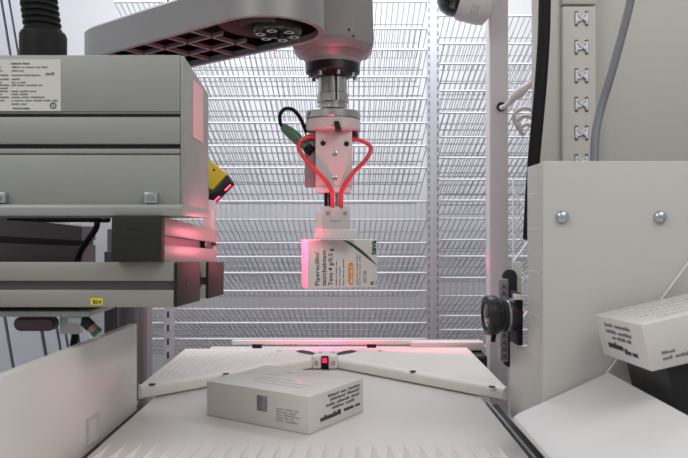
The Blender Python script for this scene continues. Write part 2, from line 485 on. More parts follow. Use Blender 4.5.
# right carton
ea = (-0.041, -0.221, 0.019); k_ = 0.96
L, W, H = 0.183*k_, 0.134*k_, 0.05*k_
R3 = Euler(ea).to_matrix()
o = Vector((0.312*k_, 0.736*k_, ZC-0.101*k_))
cc = o+R3 @ Vector((L/2, W/2, -H))
rb = thing('medicine_carton', 'white medicine carton resting tilted on the black block at right', 'medicine carton', cc, ea)
carton_mesh(L, W, H).build('carton_body', M_card, rb, local=True)
b = MB(); b2 = MB(); b3 = MB(); Mf = frame((-L/2-0.0001, W/2, 0), (0, -1, 0), (0, 0, 1))
for y, x, l0, ws in ((0.0375, 0.028, 0.070, [4, 7]), (0.0300, 0.028, 0.070, [5, 6]), (0.0235, 0.042, 0.052, [3, 6, 3])):
    dashes(b, Mf, x, y, l0, 0.0042, ws, rnd)
dashes(b2, Mf, 0.026, 0.0125, 0.042, 0.0075, [7], rnd); dashes(b3, Mf, 0.070, 0.010, 0.034, 0.0060, [5, 4], rnd)
b.build('small_print', M_inkg, rb, local=True); b2.build('bold_print', M_ink, rb, local=True); b3.build('blue_print', M_inkb, rb, local=True)
b = MB(); Mf = frame((-L/2, -W/2-0.0001, 0), (1, 0, 0), (0, 0, 1))
dashes(b, Mf, 0.014, 0.0145, 0.014, 0.003, [3], rnd); dashes(b, Mf, 0.014, 0.0085, 0.030, 0.0035, [3, 5], rnd)
b.build('side_print', M_inkg, rb, local=True)
b = MB(); Mf = frame((-L/2, -W/2, H+0.0001), (1, 0, 0), (0, 1, 0))
for y, x, l0, ws in ((0.02, 0.03, 0.12, [5, 6]), (0.042, 0.02, 0.13, [5, 6]), (0.065, 0.02, 0.12, [7, 6]), (0.09, 0.02, 0.10, [4, 6])):
    dashes(b, Mf, x, y, l0, 0.012, ws, rnd)
b.build('faint_print', MATS['faint_print'], rb, local=True)

# carton held by the gripper
HY = 1.5; a = math.radians(19)
L, W, H = 0.1570, 0.046, 0.1020
ctr = at(339.6, 287.3, HY)
hb = thing('medicine_carton', 'white Piperacillin/tazobaktam medicine carton hanging from the gripper', 'medicine carton', (ctr.x, HY+0.01, ctr.z), (0, 0, a))
carton_mesh(L, W, H, 0.0008).build('carton_body', M_card, hb, local=True)
yf = -W/2-0.0001
def hx(px): return (px-342.5)/67.0*L      # face coordinates
def hz(py): return (286-py)/46.0*H
def up(px, py): return frame((hx(px), yf, hz(py)), (0, 0, 1), (-1, 0, 0))
text('printed_title', 'Piperacillin/', 0.0134, M_ink, hb, up(319.8, 283.6), bold=0.00012, sx=1.15)
text('printed_title', 'tazobaktam', 0.0134, M_ink, hb, up(326.2, 283.6), bold=0.00012, sx=1.21)
text('printed_title', 'Teva 4 g/0,5 g', 0.0134, M_ink, hb, up(332.4, 283.6), bold=0.00012, sx=1.04)
text('maker_name', 'teva', 0.0185, M_green, hb, up(374.6, 254.8), bold=0.0007, sx=1.0)
b = MB(); Mf = frame((0, yf, 0), (0, 0, 1), (-1, 0, 0))
for px, py0, ln_, ws in ((336.6, 284, 24, [6, 2, 5, 4]), (339.8, 284, 18, [5, 6]), (343.4, 284, 25, [4, 5, 6]), (356.6, 284, 29, [5, 3, 6, 4]), (359.2, 284, 29, [6, 3, 4, 5]), (363.0, 282, 12, [5, 3]), (365.0, 282, 12, [4, 4])):
    dashes(b, Mf, hz(py0), -hx(px), ln_/46*H, 0.0026, ws, rnd)
b.build('small_print', M_inkg, hb, local=True)
b = MB(); pts = []
for k in range(9):
    an = math.pi*k/8; pts.append((hx(350.0)+0.0058*math.cos(an), hz(264.5)+0.0058*math.sin(an)))
for k in range(9):
    an = math.pi+math.pi*k/8; pts.append((hx(350.0)+0.0058*math.cos(an), hz(281.0)+0.0058*math.sin(an)))
b.prism(pts, 'y', yf-0.0003, yf+0.0001); b.build('orange_band', M_orange, hb, local=True)
b = MB(); M2 = frame((0, yf-0.0004, 0), (0, 0, 1), (-1, 0, 0))
dashes(b, M2, hz(281.5), -hx(351.4), 0.036, 0.0045, [2, 1, 2, 1], rnd); b.build('band_print', M_card, hb, local=True)
# green arc
b = MB(); N = 16; outer = []; inner = []
for k in range(N+1):
    t_ = k/N
    px = 340.5+t_*36-0; an = t_
    x_ = 342.5+33.2*t_; y_ = 240.2+25.0*t_**1.55+0.0
    wth = 3.2*math.sin(math.pi*min(1, t_*0.96+0.03))**0.8
    outer.append((hx(x_), min(hz(y_), H-0.0004))); inner.append((hx(x_-0.9*wth*0.7), min(hz(y_+wth*0.75), H-0.0006)))
b2_ = MB(); tb = bmesh.new()
vo = [tb.verts.new((x_, yf-0.0002, z_)) for x_, z_ in outer]; vi = [tb.verts.new((x_, yf-0.0002, z_)) for x_, z_ in inner]
for k in range(N): tb.faces.new((vo[k], vo[k+1], vi[k+1], vi[k]))
b.join(tb); b.build('green_arc', M_green, hb, local=True)
b = MB(); Mf = frame((0, yf, 0), (1, 0, 0), (0, 0, 1))
b.box(hx(369.4), hx(371.2), hz(284), hz(280.8), 0, .0003, M=Mf)
b.build('print_mark', M_ink, hb, local=True)
b = MB(); x0, x1, z0, z1 = hx(371.8), hx(375.2), hz(284.2), hz(280.6)
for q in ((x0, x1, z0, z0+.0008), (x0, x1, z1-.0008, z1), (x0, x0+.0008, z0, z1), (x1-.0008, x1, z0, z1)): b.box(q[0], q[1], q[2], q[3], 0, .0003, M=Mf)
b.build('print_mark', M_inkg, hb, local=True)

# ================================================================ GRIPPER
GY = 1.47; S = GY/F
def g(px, py, dy=0): p = at(px, py, GY); p.y += dy; return p
gx = g(333, 0).x
gr = thing('vacuum_gripper', 'white gripper block with two red hoses under the robot shaft', 'gripper', (gx, GY, g(333, 207).z))
def disc(name, m, cx, y0, y1, r, bev=0.001):
    z0, z1 = g(0, y1).z, g(0, y0).z; h = z1-z0
    return MB().lathe((cx, GY, z0), (0, 0, 1), [(r-bev, 0), (r, bev), (r, h-bev), (r-bev, h)], 40).build(name, m, gr)
disc('top_flange', M_steel, gx, 112.5, 120, 27.5*S)
disc('white_disc', M_grip, gx, 120.2, 132, 27.5*S, 0.003)
x0, x1 = g(316, 0).x, g(352, 0).x
MB().box(x0, x1, GY-0.030, GY+0.030, g(0, 189.5).z, g(0, 130).z, 0.0015).build('main_block', M_grip, gr)
MB().box(x0+0.001, x1-0.002, GY-0.032, GY+0.028, g(0, 193).z, g(0, 188).z, 0.001).build('bottom_lip', M_clear, gr)
MB().box(g(305, 0).x, x0-0.001, GY-0.012, GY+0.03, g(0, 187).z, g(0, 140).z, 0.0015).build('side_bracket', M_arm, gr)
MB().box(g(306.5, 0).x, x0+0.0, GY-0.014, GY+0.01, g(0, 140).z, g(0, 133).z, 0.0015).build('hose_fitting', M_steel, gr)
MB().box(x1, g(358, 0).x, GY-0.016, GY+0.01, g(0, 141.5).z, g(0, 133).z, 0.0015).build('hose_fitting', M_dsteel, gr)
for px, py, r in ((323.5, 145, 2.6), (346.5, 145.5, 2.6), (335, 155, 2.7), (335, 179, 2.5), (309.5, 180, 1.8)):
    p = g(px, py, -0.030 if px > 315 else -0.012)
    MB().lathe(p, (0, -1, 0), [(r*S, -0.001), (r*S, 0.0012), (r*S*0.6, 0.002), (r*S*0.55, 0.0008)], 16).build('screw', M_dsteel if py < 150 else M_steel, gr)
# small v shaped catch in the middle top
MB().prism([(g(335.5, 0).x, g(0, 134).z), (g(341.5, 0).x, g(0, 134).z), (g(339, 0).x, g(0, 126).z), (g(334.5, 0).x, g(0, 126).z)], 'y', GY-0.068, GY-0.028).build('catch', M_dsteel, gr)
def hose(pts, r=2.1):
    return MB().tube([g(x, y, d) for x, y, d in pts], r*S, 12).build('red_hose', M_hose, gr)
hose([(317, 138.5, -.016), (308, 138.5, -.022), (300.5, 144, -.028), (300.5, 152, -.034), (307, 162, -.038), (316, 171, -.040), (325, 181, -.040), (331, 190, -.038), (332.5, 198, -.030), (332.5, 208, -.020)])
hose([(352, 140, -.016), (360, 141.5, -.022), (369, 147, -.028), (370, 153, -.032), (364, 163, -.037), (354, 173, -.040), (346, 184, -.040), (341.5, 193, -.036), (341, 200, -.028), (341, 208, -.020)])
for px, m in ((326, M_dsteel), (337, M_steel), (330, M_dsteel)):
    MB().cyl(g(px, 209), g(px, 187), 1.9*S, 12).build('guide_rod', m, gr)
# cable loop and green connector
MB().tube([g(308, 138, -.006), g(305.5, 130, -.01), g(300, 118, -.012), g(293, 110.5, -.012), g(285, 110, -.012), g(280.5, 116, -.012), g(281, 124, -.012), g(283, 128, -.012)], 1.9*S, 10).build('black_cable', M_rubber, gr)
MB().tube([g(283, 127, -.012), g(289, 132, -.012), g(296, 138, -.012), g(301, 143.5, -.012), g(306, 148, -.012)], 4*S, 14, rf=lambda q: (3.6+2.2*math.sin(math.pi*min(1, q*1.1)))*S).build('green_connector', M_conn, gr)
MB().cyl(g(306.5, 154, -.014), g(313, 147, -.014), 4.3*S, 16).build('connector_end', M_rubber, gr)
# lower foot
MB().box(g(323, 0).x, g(350, 0).x, GY-0.022, GY+0.022, g(0, 230).z, g(0, 206.5).z, 0.0018).build('lower_block', M_grip, gr)
MB().box(g(331, 0).x, g(341, 0).x, GY-0.025, GY-0.0225, g(0, 221).z, g(0, 208).z, 0.0008).build('lower_insert', M_grip, gr)
for px, py in ((328, 213.5), (345, 213.5)):
    MB().cyl(g(px, py, -0.0215), g(px, py, -0.0235), 2*S, 12).build('screw', M_steel, gr)
MB().box(g(316.5, 0).x, g(357, 0).x, GY-0.026, GY+0.026, g(0, 239.6).z+0.0022, g(0, 229).z, 0.002).build('suction_pad', M_clear, gr)
MB().prism([(g(315.5, 0).x, g(0, 237).z), (g(323, 0).x, g(0, 237).z), (g(323, 0).x, g(0, 214).z), (g(316.5, 0).x, g(0, 212).z)], 'y', GY-0.020, GY-0.004).build('clear_wing', M_clear, gr)

# ================================================================ ROBOT ARM
ra = thing('scara_robot', 'grey robot arm with ribbed underside reaching over the gripper', 'robot arm', (-0.4, 1.5, ZC+0.33))
ZB = ZC+0.356; ZT = ZC+0.424
jc = Vector((-0.136, 1.266)); dr = Vector((-0.787, 0.617)); ec = jc+dr*0.388; nr = Vector((-dr.y, dr.x))
def stad(r0, r1, n=14):
    """outline of the tapering link: round joint end, softly rounded far end"""
    pts = []
    a0 = math.atan2(dr.y, dr.x)
    for k in range(n+1):
        an = a0+math.pi/2-math.pi*k/n+math.pi
        pts.append((jc.x+r0*math.cos(an), jc.y+r0*math.sin(an)))
    for k in range(n+1):
        an = a0+math.pi/2-math.pi*k/n
        c, s_ = math.cos(an-a0), math.sin(an-a0)
        # squarer far end
        sc_ = 1/((abs(c)**4+abs(s_)**4)**0.25)
        pts.append((ec.x+r1*sc_*math.cos(an), ec.y+r1*sc_*math.sin(an)))
    return pts
R0 = 0.100; R1 = 0.094
O = stad(R0, R1); I = stad(R0-0.010, R1-0.010)
Ot = stad(R0-0.006, R1-0.006)
b = MB()
b.loft([[(x, y, ZB+0.012) for x, y in I], [(x, y, ZB) for x, y in I], [(x, y, ZB) for x, y in O], [(x, y, ZT-0.008) for x, y in O],
        [(x, y, ZT-0.002) for x, y in Ot], [(x, y, ZT) for x, y in stad(R0-0.014, R1-0.014)]], cap=False)
tb = bmesh.new(); tb.faces.new([tb.verts.new((x, y, ZT)) for x, y in stad(R0-0.014, R1-0.014)]); b.join(tb)
bmesh.ops.recalc_face_normals(b.bm, faces=b.bm.faces)
lower = b.build('lower_link', M_arm, ra)
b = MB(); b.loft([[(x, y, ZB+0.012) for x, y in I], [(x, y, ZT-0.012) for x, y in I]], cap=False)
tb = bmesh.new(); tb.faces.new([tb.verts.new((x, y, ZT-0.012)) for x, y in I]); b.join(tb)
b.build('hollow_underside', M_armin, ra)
b = MB()
def ribbar(p, q, w_, h_, z0=ZB+0.004):
    p = Vector(p); q = Vector(q); d = (q-p).normalized(); n = Vector((-d.y, d.x))*w_/2
    b.prism([tuple(p+n), tuple(q+n), tuple(q-n), tuple(p-n)], 'z', z0, z0+h_)
def L2(u_, v_): return jc+dr*u_+nr*v_
for v_ in (-0.030, 0.030): ribbar(L2(0.09, v_), L2(0.47, v_), 0.006, 0.007, ZB+.004)
for u_ in (0.12, 0.19, 0.26, 0.33, 0.40): ribbar(L2(u_, -0.085), L2(u_, 0.085), 0.006, 0.007, ZB+.004)
b.build('ribs', M_rib, ra)
# boss ring round the joint + bolted hub
b = MB()
b.lathe((jc.x, jc.y, ZB+0.003), (0, 0, 1), [(0.052, 0.0), (0.052, 0.05), (0.092, 0.052), (0.092, 0.010)], 40, cap=False)
b.build('joint_dish', M_rib, ra)
b = MB(); hubc = jc+Vector((0.010, -0.01))
b.lathe((jc.x+.016, jc.y-.004, ZB-0.002), (0, 0, 1), [(0.0001, 0.008), (0.030, 0.008), (0.032, 0.0), (0.043, 0.0), (0.045, 0.004), (0.045, 0.04)], 36, cap=False)
b.build('joint_hub', M_dsteel, ra)
for k in range(6):
    an = k*math.pi/3+0.3
    p = Vector((jc.x+.016+0.031*math.cos(an), jc.y-.004+0.031*math.sin(an), ZB-0.008))
    MB().lathe(p, (0, 0, 1), [(0.0050, 0.006), (0.0050, 0), (0.0092, 0), (0.0092, 0.012)], 16, cap=False).build('hub_bolt', M_steel, ra)

# upper link: hull between the joint and the quill housing
qc = Vector((-0.0235, 1.47)); QR = 0.084
b = MB(); v_ = (qc-jc).normalized()
def capsule(ra_, rb_, n=14):
    pts = []; a0 = math.atan2(v_.y, v_.x)
    for k in range(n+1):
        an = a0+math.pi/2+math.pi*k/n; pts.append((jc.x+ra_*math.cos(an), jc.y+ra_*math.sin(an)))
    for k in range(n+1):
        an = a0-math.pi/2+math.pi*k/n; pts.append((qc.x+rb_*math.cos(an), qc.y+rb_*math.sin(an)))
    return pts
b.loft([[(x, y, z) for x, y in capsule(r0, r1)] for z, r0, r1 in ((ZC+.50, .080, QR-.008), (ZC+.51, .088, QR), (ZC+0.60, .088, QR), (ZC+.61, .08, QR-.008))])
b.build('upper_link', M_arm, ra)
# squared quill housing with bevelled vertical edges
def octa(r, ch, z):
    pts = [(-r, -r+ch), (-r+ch, -r), (r-ch, -r), (r, -r+ch), (r, r-ch), (r-ch, r), (-r+ch, r), (-r, r-ch)]
    return [(qc.x+x, qc.y+y, z) for x, y in pts]
zc = g(0, 55).z
MB().loft([octa(QR-.012, .036, zc-0.001), octa(QR-.001, .04, zc+.012), octa(QR, .04, zc+.022), octa(QR-.003, .038, ZC+.499)]).build('quill_housing', M_arm, ra)
MB().cyl((jc.x, jc.y, ZT+.0005), (jc.x, jc.y, ZC+.4995), .06, 32).build('joint_column', M_arm, ra)
z1 = g(0, 66).z
b = MB().lathe((qc.x, qc.y, z1), (0, 0, 1), [(.054, 0), (.058, .002), (.059, .010), (.066, .017), (.076, .030), (.078, .036)], 40)
b.build('collar', M_arm, ra)
b = MB().lathe((qc.x, qc.y, g(0, 77).z), (0, 0, 1), [(.030, -.004), (.040, 0), (.052, .004), (.057, .008), (.057, .024)], 40)
b.build('dark_flange', M_dsteel, ra)
for k in range(8):
    an = k*math.pi/4+0.25
    MB().cyl((qc.x+.048*math.cos(an), qc.y+.048*math.sin(an), g(0, 79).z), (qc.x+.048*math.cos(an), qc.y+.048*math.sin(an), g(0, 72).z), .0045, 12).build('flange_bolt', M_steel, ra)
zb = g(0, 110.5).z; zt = g(0, 76).z; h = zt-zb
b = MB().lathe((qc.x, qc.y, zb), (0, 0, 1), [(.025, 0), (.031, .002), (.031, .010), (.029, .0115), (.029, .014), (.033, .016), (.033, .034), (.030, .036), (.030, h)], 36)
b.build('spline_shaft', M_steel, ra)
MB().lathe((qc.x, qc.y, g(0, 112.4).z), (0, 0, 1), [(.019, -.0), (.019, .012)], 24).build('shaft_end', M_steel, ra)
MB().box(qc.x+.006, qc.x+.010, qc.y-.0335, qc.y-.030, zb+.016, zt-.006).build('clamp_slit', M_slot, ra)
for px, py in ((349, 29.5), (353.5, 36)):
    MB().cyl(at(px, py, GY-QR-.001+.003), at(px, py, GY-QR-.0025), .0022, 12).build('screw', M_dsteel, ra)

# ================================================================ ROBOT BASE
BY = 0.80
def p0(px): return (px-344)*BY/F
def z0_(py): return ZC+(229-py)*BY/F
rbx = p0(183.6)
bs = thing('machine_housing', 'large grey metal housing with horizontal grooves and rating label', 'robot base', (-0.4, 0.87, z0_(216)))
prof_y = BY
def seg(y0, y1, inset, m, nm, bev=0.001):
    MB().box(-0.62, rbx-0.004, BY+inset, BY+0.02, z0_(y1), z0_(y0), bev).build(nm, m, bs)
seg(55, 111.5, 0, M_paint, 'housing_panel'); seg(111.5, 113.5, .0015, M_ledge, 'housing_seam'); seg(113.5, 123.5-6.5, .004, M_paint_d, 'housing_groove')
seg(123.5-6.5, 144, 0, M_paint, 'housing_panel'); seg(144, 148.6, .004, M_paint_d, 'housing_groove'); seg(148.6, 153.6, .001, M_paint, 'housing_seam'); seg(153.6, 154.8, .003, M_paint_d, 'housing_groove')
seg(154.8, 204.5, 0, M_paint, 'housing_panel')
# solid side cheek with chamfered top
b = MB().prism([(BY+.0005, z0_(206)), (BY+.0005, z0_(55.5)), (BY+.006, z0_(55.5)), (BY+.145, ZC+.1885-.005), (BY+.148, ZC+.180), (BY+.148, z0_(213))], 'x', rbx-.0038, rbx, 0.0012)
b.M = Matrix.Identity(4); b.build('side_cheek', M_paint, bs)
MB().box(-0.62, rbx-.0042, BY+.0205, BY+.146, z0_(213), z0_(55.5)-.008, 0.002).build('rear_housing', M_paint, bs)
# bottom ledge
MB().prism([(BY-.012, z0_(216.0)), (BY-.012, z0_(207)), (BY-.009, z0_(204.5)), (BY+.002, z0_(204.2)), (BY+.15, z0_(206)), (BY+.15, z0_(216.0))], 'x', -0.62, rbx+.001, 0.001).build('bottom_ledge', M_ledge, bs)
# cheek sticker
MB().box(rbx+.0001, rbx+.0008, .847, .907, ZC+.1113, ZC+.1815).build('side_sticker', M_pinkst, bs)
# rating label
lab = MB().box(-0.50, p0(61), BY-.0008, BY+.0002, z0_(111), z0_(59.5), 0)
lab = lab.build('rating_label', M_label, bs)
ML = frame((0, BY-.0009, ZC), (1, 0, 0), (0, 0, 1))
def lx(px): return (px-344)*BY/F
def lz(py): return (229-py)*BY/F
def ltext(s, px, py, size, bold=0.00005):
    me_M = WM[bs.name].inverted() @ frame((lx(px), BY-.0009, ZC+lz(py)), (1, 0, 0), (0, 0, 1))
    return text('label_text', s, size, M_ink, lab, me_M, ext=.0002, bold=bold)
ltext('Industrial  Robot', 11.5, 64.6, .0031); ltext('MADE IN CHINA', 13.2, 109.4, .0026)
b = MB(); bb = MB()
for py, l0, wl in ((67, 36, [6, 2, 6, 3, 4]), (70.6, 12.5, [5, 3]), (75, 29, [12]), (79, 8, [3]), (82.3, 14, [3, 2, 3]), (85, 31, [3, 5, 7, 3]), (91, 25, [5, 6, 5]), (94, 16.5, [4, 5]), (97, 33, [6, 5, 9]), (100.3, 46, [1, 5, 4, 5, 4, 3]), (103.8, 15, [4, 3])):
    dashes(b, ML, lx(12), lz(py+1.0), l0*BY/F, .0017, wl, rnd)
for py, l0 in ((67, 1.5), (70.6, 3), (75, 9), (79, 9.5), (82.3, 2.5), (85, 9.5), (88, 8), (91, 8.5), (94, 2.5), (97, 9.5), (100.3, 5)):
    dashes(b, ML, lx(0), lz(py+1.0), l0*BY/F, .0017, [l0], rnd)
dashes(b, ML, lx(46), lz(75.3), 9*BY/F, .0035, [4], rnd)
b.build('label_print', M_inkg, lab, )
b = MB(); c_ = (lx(53.5), lz(105.8))
b.lathe((c_[0], BY-.0008, ZC+c_[1]), (0, -1, 0), [(.0026, 0), (.0038, 0), (.0038, .0003), (.0026, .0003), (.0026, 0)], 24, cap=False)
b.box(c_[0]-.0005, c_[0]+.0005, BY-.0011, BY-.0008, ZC+c_[1]-.0016, ZC+c_[1]+.0016)
b.build('label_symbol', M_ink, lab)
# bolts on the ledge
for px in (2, 152.5):
    c = Vector((lx(px), BY-.002, z0_(198)))
    MB().box(c.x-.0075, c.x+.0075, BY-.008, BY, c.z-.0062, c.z+.0058, .0008).build('clip_bolt', M_zinc, bs)
    MB().cyl((c.x, BY-.0075, c.z), (c.x, BY-.011, c.z), .0042, 6).build('clip_bolt', M_steel, bs)

# conduit standing on the base
cdx = at(45, 0, 0.90).x; cdz = z0_(60)+.0
cd = thing('corrugated_conduit', 'black corrugated conduit rising from the top of the grey housing', 'conduit', (cdx, .895, cdz))
zc0 = cdz+.0005; z32 = ZC+(229-33)*.895/F
MB().lathe((cdx, .895, zc0), (0, 0, 1), [(.0285, 0), (.0285, z32-zc0-.004), (.0265, z32-zc0), (.022, z32-zc0+.002)], 36).build('collar', M_rubber, cd)
b = MB(); pr = []
top = ZC+.40; z = z32; k = 0
while z < top:
    pr += [(.0205, z-zc0), (.0232, z-zc0+.0020), (.0232, z-zc0+.0045), (.0205, z-zc0+.0065)]; z += .0078
b2 = []
seg_ = 28
for r, hh in pr:
    cxx = cdx-0.14*(zc0+hh-z32)*1.0
    b2.append([Vector((cxx+r*math.cos(2*math.pi*i/seg_), .895+r*math.sin(2*math.pi*i/seg_), zc0+hh)) for i in range(seg_)])
b.loft(b2); b.build('corrugated_tube', M_rubber, cd)

# ================================================================ ALUMINIUM PROFILES (left)
def z_at(py, Y): return ZC+(229-py)*Y/F
PY = .80
xr = (177.5-344)*PY/F
# front profile
def profile(label, x0, x1, y0, y1, z0, z1, sticker=False, mm=M_alu, capd=.004):
    t = thing('aluminium_profile', label, 'aluminium profile', ((x0+x1)/2, (y0+y1)/2, z0))
    h = z1-z0; zm = (z0+z1)/2-.001
    b = MB()
    b.box(x0, x1-capd, y0, y1, zm+.1*h, z1, .0008); b.box(x0, x1-capd, y0, y1, z0, zm-.1*h, .0008)
    b.build('extrusion', mm, t)
    MB().box(x0, x1-capd, y0+.006, y1-.006, zm-.1*h-.0002, zm+.1*h+.0002).build('groove', M_alug, t)
    MB().box(x1-capd+.0002, x1, y0, y1, z0, z1, .0012).build('end_cap', M_cap, t)
    return t
za, zb_ = z_at(262, PY), z_at(307, PY)
pf = profile('long aluminium profile with yellow B54 sticker and dark end cap, nearest the camera', -.62, xr, PY, PY+.128, zb_, za)
st = MB().box(lx(91.5), lx(103.5), PY-.0006, PY+.0001, z_at(304.6, PY), z_at(298, PY)).build('yellow_sticker', M_yellow, pf)
text('sticker_text', 'B54', .0062, M_ink, st, WM[pf.name].inverted() @ frame((lx(93.6), PY-.0007, z_at(303.6, PY)), (1, 0, 0), (0, 0, 1)), ext=.0002, bold=.0001)
MB().cyl((xr-.0002, PY+.05, (za+zb_)/2), (xr+.0008, PY+.05, (za+zb_)/2), .004, 16).build('cap_mark', M_capd, pf)
profile('aluminium profile behind the nearest one, only its dark end showing', -.62, xr, PY+.185, PY+.31, zb_, za)
MB().box(xr-.05, xr-.012, PY+.1285, PY+.1845, zb_+.014, za-.012, .001)
jb = MB().box(xr-.06, xr-.010, PY+.1284, PY+.1846, zb_+.016, za-.014, .001).build('joint_block', M_black)
tag(jb, 'small black block joining the ends of the two dark capped profiles', 'joint block')

# depthwise profile with big square cap
x0, x1 = (115-344)*.79/F, (164.2-344)*.79/F
zt_, zl_ = z_at(213.8, .79), za+.0005
zt_ = min(zt_, z0_(216)-.0005)
t = thing('aluminium_profile', 'aluminium profile with big square dark end cap between base and lower profile', 'aluminium profile', ((x0+x1)/2, .95, zl_))
b = MB(); hz_ = zt_-zl_; zm = (zt_+zl_)/2-.001
b.box(x0, x1-.001, .7945, 1.12, zm+.1*hz_, zt_-.001, .0008); b.box(x0, x1-.001, .7945, 1.12, zl_, zm-.1*hz_, .0008)
b.build('extrusion', M_alu, t)
MB().box(x0+.006, x1-.008, .7945, 1.118, zm-.1*hz_-.0002, zm+.1*hz_+.0002).build('groove', M_alug, t)
MB().box(x0, x1, .775, .794, zl_-.0003, zt_+.006 if False else zt_-.0003, .0022, 3).build('end_cap', M_cap, t)
b = MB().lathe(((x0+x1)/2, .7751, zm+.002), (0, -1, 0), [(.0026, 0), (.0026, .0004), (.0018, .0004), (.0018, 0)], 20, cap=False); b.build('cap_emboss', M_capd, t)
b = MB(); dashes(b, frame(((x0+x1)/2-.011, .7749, zm+.011), (1, 0, 0), (0, 0, 1)), 0, 0, .024, .0022, [8], rnd); b.build('cap_emboss', M_capd, t)
MB().box(x1-.0085, x1-.0015, 1.03, 1.075, zm-.1*hz_, zm+.1*hz_, .0006).build('slot_nut', M_black, t)

# tilted dark profile further left
def tilted(px0, px1, Y):
    t = thing('aluminium_profile', 'tilted dark aluminium profile under the left of the grey housing', 'aluminium profile', at(40, 262, Y))
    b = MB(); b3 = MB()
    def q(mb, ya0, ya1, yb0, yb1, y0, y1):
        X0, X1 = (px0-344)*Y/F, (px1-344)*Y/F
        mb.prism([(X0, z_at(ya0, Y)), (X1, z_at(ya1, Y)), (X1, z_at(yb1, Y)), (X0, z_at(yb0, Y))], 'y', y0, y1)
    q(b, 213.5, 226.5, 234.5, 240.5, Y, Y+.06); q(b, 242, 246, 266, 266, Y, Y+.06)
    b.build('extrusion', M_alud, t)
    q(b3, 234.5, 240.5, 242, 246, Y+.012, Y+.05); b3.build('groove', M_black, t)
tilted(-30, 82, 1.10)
# the whole profile assembly leans back a little
def lean_back(o, ang=-.047):
    pv = Vector((0, PY, za)); R = Matrix.Rotation(ang, 4, 'X')
    L_ = Vector(o.location); o.location = pv+R.to_3x3() @ (L_-pv); o.rotation_euler = (ang, 0, 0)
for o_ in list(C.objects):
    if o_.parent is None and o_.name.startswith(('aluminium_profile', 'joint_block')) and 'tilted' not in o_['label']: lean_back(o_)
# hanging cable beside it
cb = MB().tube([at(8, 217.5, 1.06), at(50, 219.5, 1.06), at(85, 219.3, 1.05), at(96, 220.5, 1.04), at(96, 228, 1.03), at(88, 240, 1.03), at(81, 251, 1.03), at(77, 262, 1.03), at(75, 275, 1.03)], .0045, 12)
tag(cb.build('black_cable', M_rubber), 'black cable curving down between grey housing and lower profile', 'cable')
cb = MB().tube([at(90, 219.5, 1.02), at(103, 219.8, 1.02), at(108, 219.8, 1.01)], .0042, 10)
tag(cb.build('black_cable', M_rubber), 'short straight black cable running behind the square dark cap', 'cable')
# dark base stand behind (carries the grey housing)
# white mounting strip under the front profile, lamp and connectors
ml = thing('mounting_strip', 'white flat strip under the nearest aluminium profile', 'strip', (-.42, .86, z_at(315, .84)))
MB().box(-.62, lx(86), .81, .90, zb_-.0125, zb_-.0062, .0008).build('strip', M_ledge, ml)
MB().box(at(60, 0, .87).x, at(80, 0, .87).x, .868, .880, z_at(334, .87), zb_-.0127, .001).build('bracket', M_label, ml)
sn = thing('light_sensor', 'oval dark red sensor mounted below the white strip', 'sensor', at(36, 324, .86))
b = MB(); b.M = Matrix.Translation(at(36, 323.5, .86))
def oval(w_, h_, n=10):
    r = h_/2; c = w_/2-r
    return [(c+r*math.cos(math.pi/2-math.pi*k/n), r*math.sin(math.pi/2-math.pi*k/n)) for k in range(n+1)]+[(-c-r*math.cos(math.pi/2-math.pi*k/n), -r*math.sin(math.pi/2-math.pi*k/n)) for k in range(n+1)]
b.prism(oval(.051, .0175), 'y', -.004, .0075); b.build('housing', M_alud, sn)
b = MB(); b.M = Matrix.Translation(at(36.5, 323.5, .86)); b.prism(oval(.047, .0155), 'y', -.009, -.0041, .0008); b.build('lens', M_rlens, sn)
t = thing('cable_plug', 'clear and black cable plug with copper ring hanging below the profile', 'cable plug', at(85, 324, .85))
MB().box(at(71, 0, .85).x, at(84, 0, .85).x, .84, .862, z_at(323, .85), z_at(315.5, .85), .001).build('socket', M_zinc, t)
MB().cyl(at(83, 319, .85), at(91, 327, .85), .0070, 16).build('nut', M_black, t)
MB().cyl(at(90.4, 325.8, .85), at(95.4, 331, .85), .0062, 16).build('copper_ring', M_copper, t)
MB().cyl(at(95.2, 330.6, .85), at(98, 333.5, .85), .0068, 16).build('green_end', M_conn, t)
cb = MB().tube([at(76, 323, .95), at(75, 335, .95), at(72, 355, .95), at(70, 380, .95)], .0048, 10)
tag(cb.build('black_cable', M_rubber), 'black cable hanging down behind the left white panel', 'cable')
# vertical frame posts left of the shelves
b = MB().box((133-344)*1.7/F, (147.5-344)*1.7/F, 1.70, 1.745, 0, ZC+.0, .002)
b = b.build('frame_post', mat('taupe_post', (148, 140, 141), .4, .3)); tag(b, 'taupe vertical frame post with dark edge seen beside the lower left shelves', 'post')
b = MB().box((147.9-344)*1.75/F, (150.4-344)*1.75/F, 1.75, 1.76, 0, ZC+.0, .001)
tag(b.build('seal_strip', M_black), 'thin black vertical seal along the taupe frame post', 'seal')
b = MB().box((104-344)*1.6/F, (132-344)*1.6/F, 1.62, 1.66, 0, ZC-.0, .002)
tag(b.build('frame_post', M_alud), 'dark grey frame post partly hidden behind the left white panel', 'post')
b = MB().box((113-344)*1.55/F-.02, (113-344)*1.55/F+.0, 1.55, 1.58, 0, ZC-.05, .002)
tag(b.build('frame_post', M_black), 'black narrow frame post above the left white panel', 'post')

# left white panel with handle recess
xp = -.3146
pn = thing('side_panel', 'glossy white side panel with a small latch at the left of the table', 'side panel', (xp-.015, .8, T-.02))
def zt_p(Y): return ZC-.136-(Y-.64)*(.008/.424)
b = MB(); Yl0, Yl1 = .845, .885
b.prism([(.36, T-.0036), (1.064, T-.0036), (1.064, zt_p(1.064)), (.36, zt_p(.36))], 'x', xp-.012, xp-.0002, .0008)
b.M = Matrix.Identity(4); b.build('panel', M_whiteg, pn)
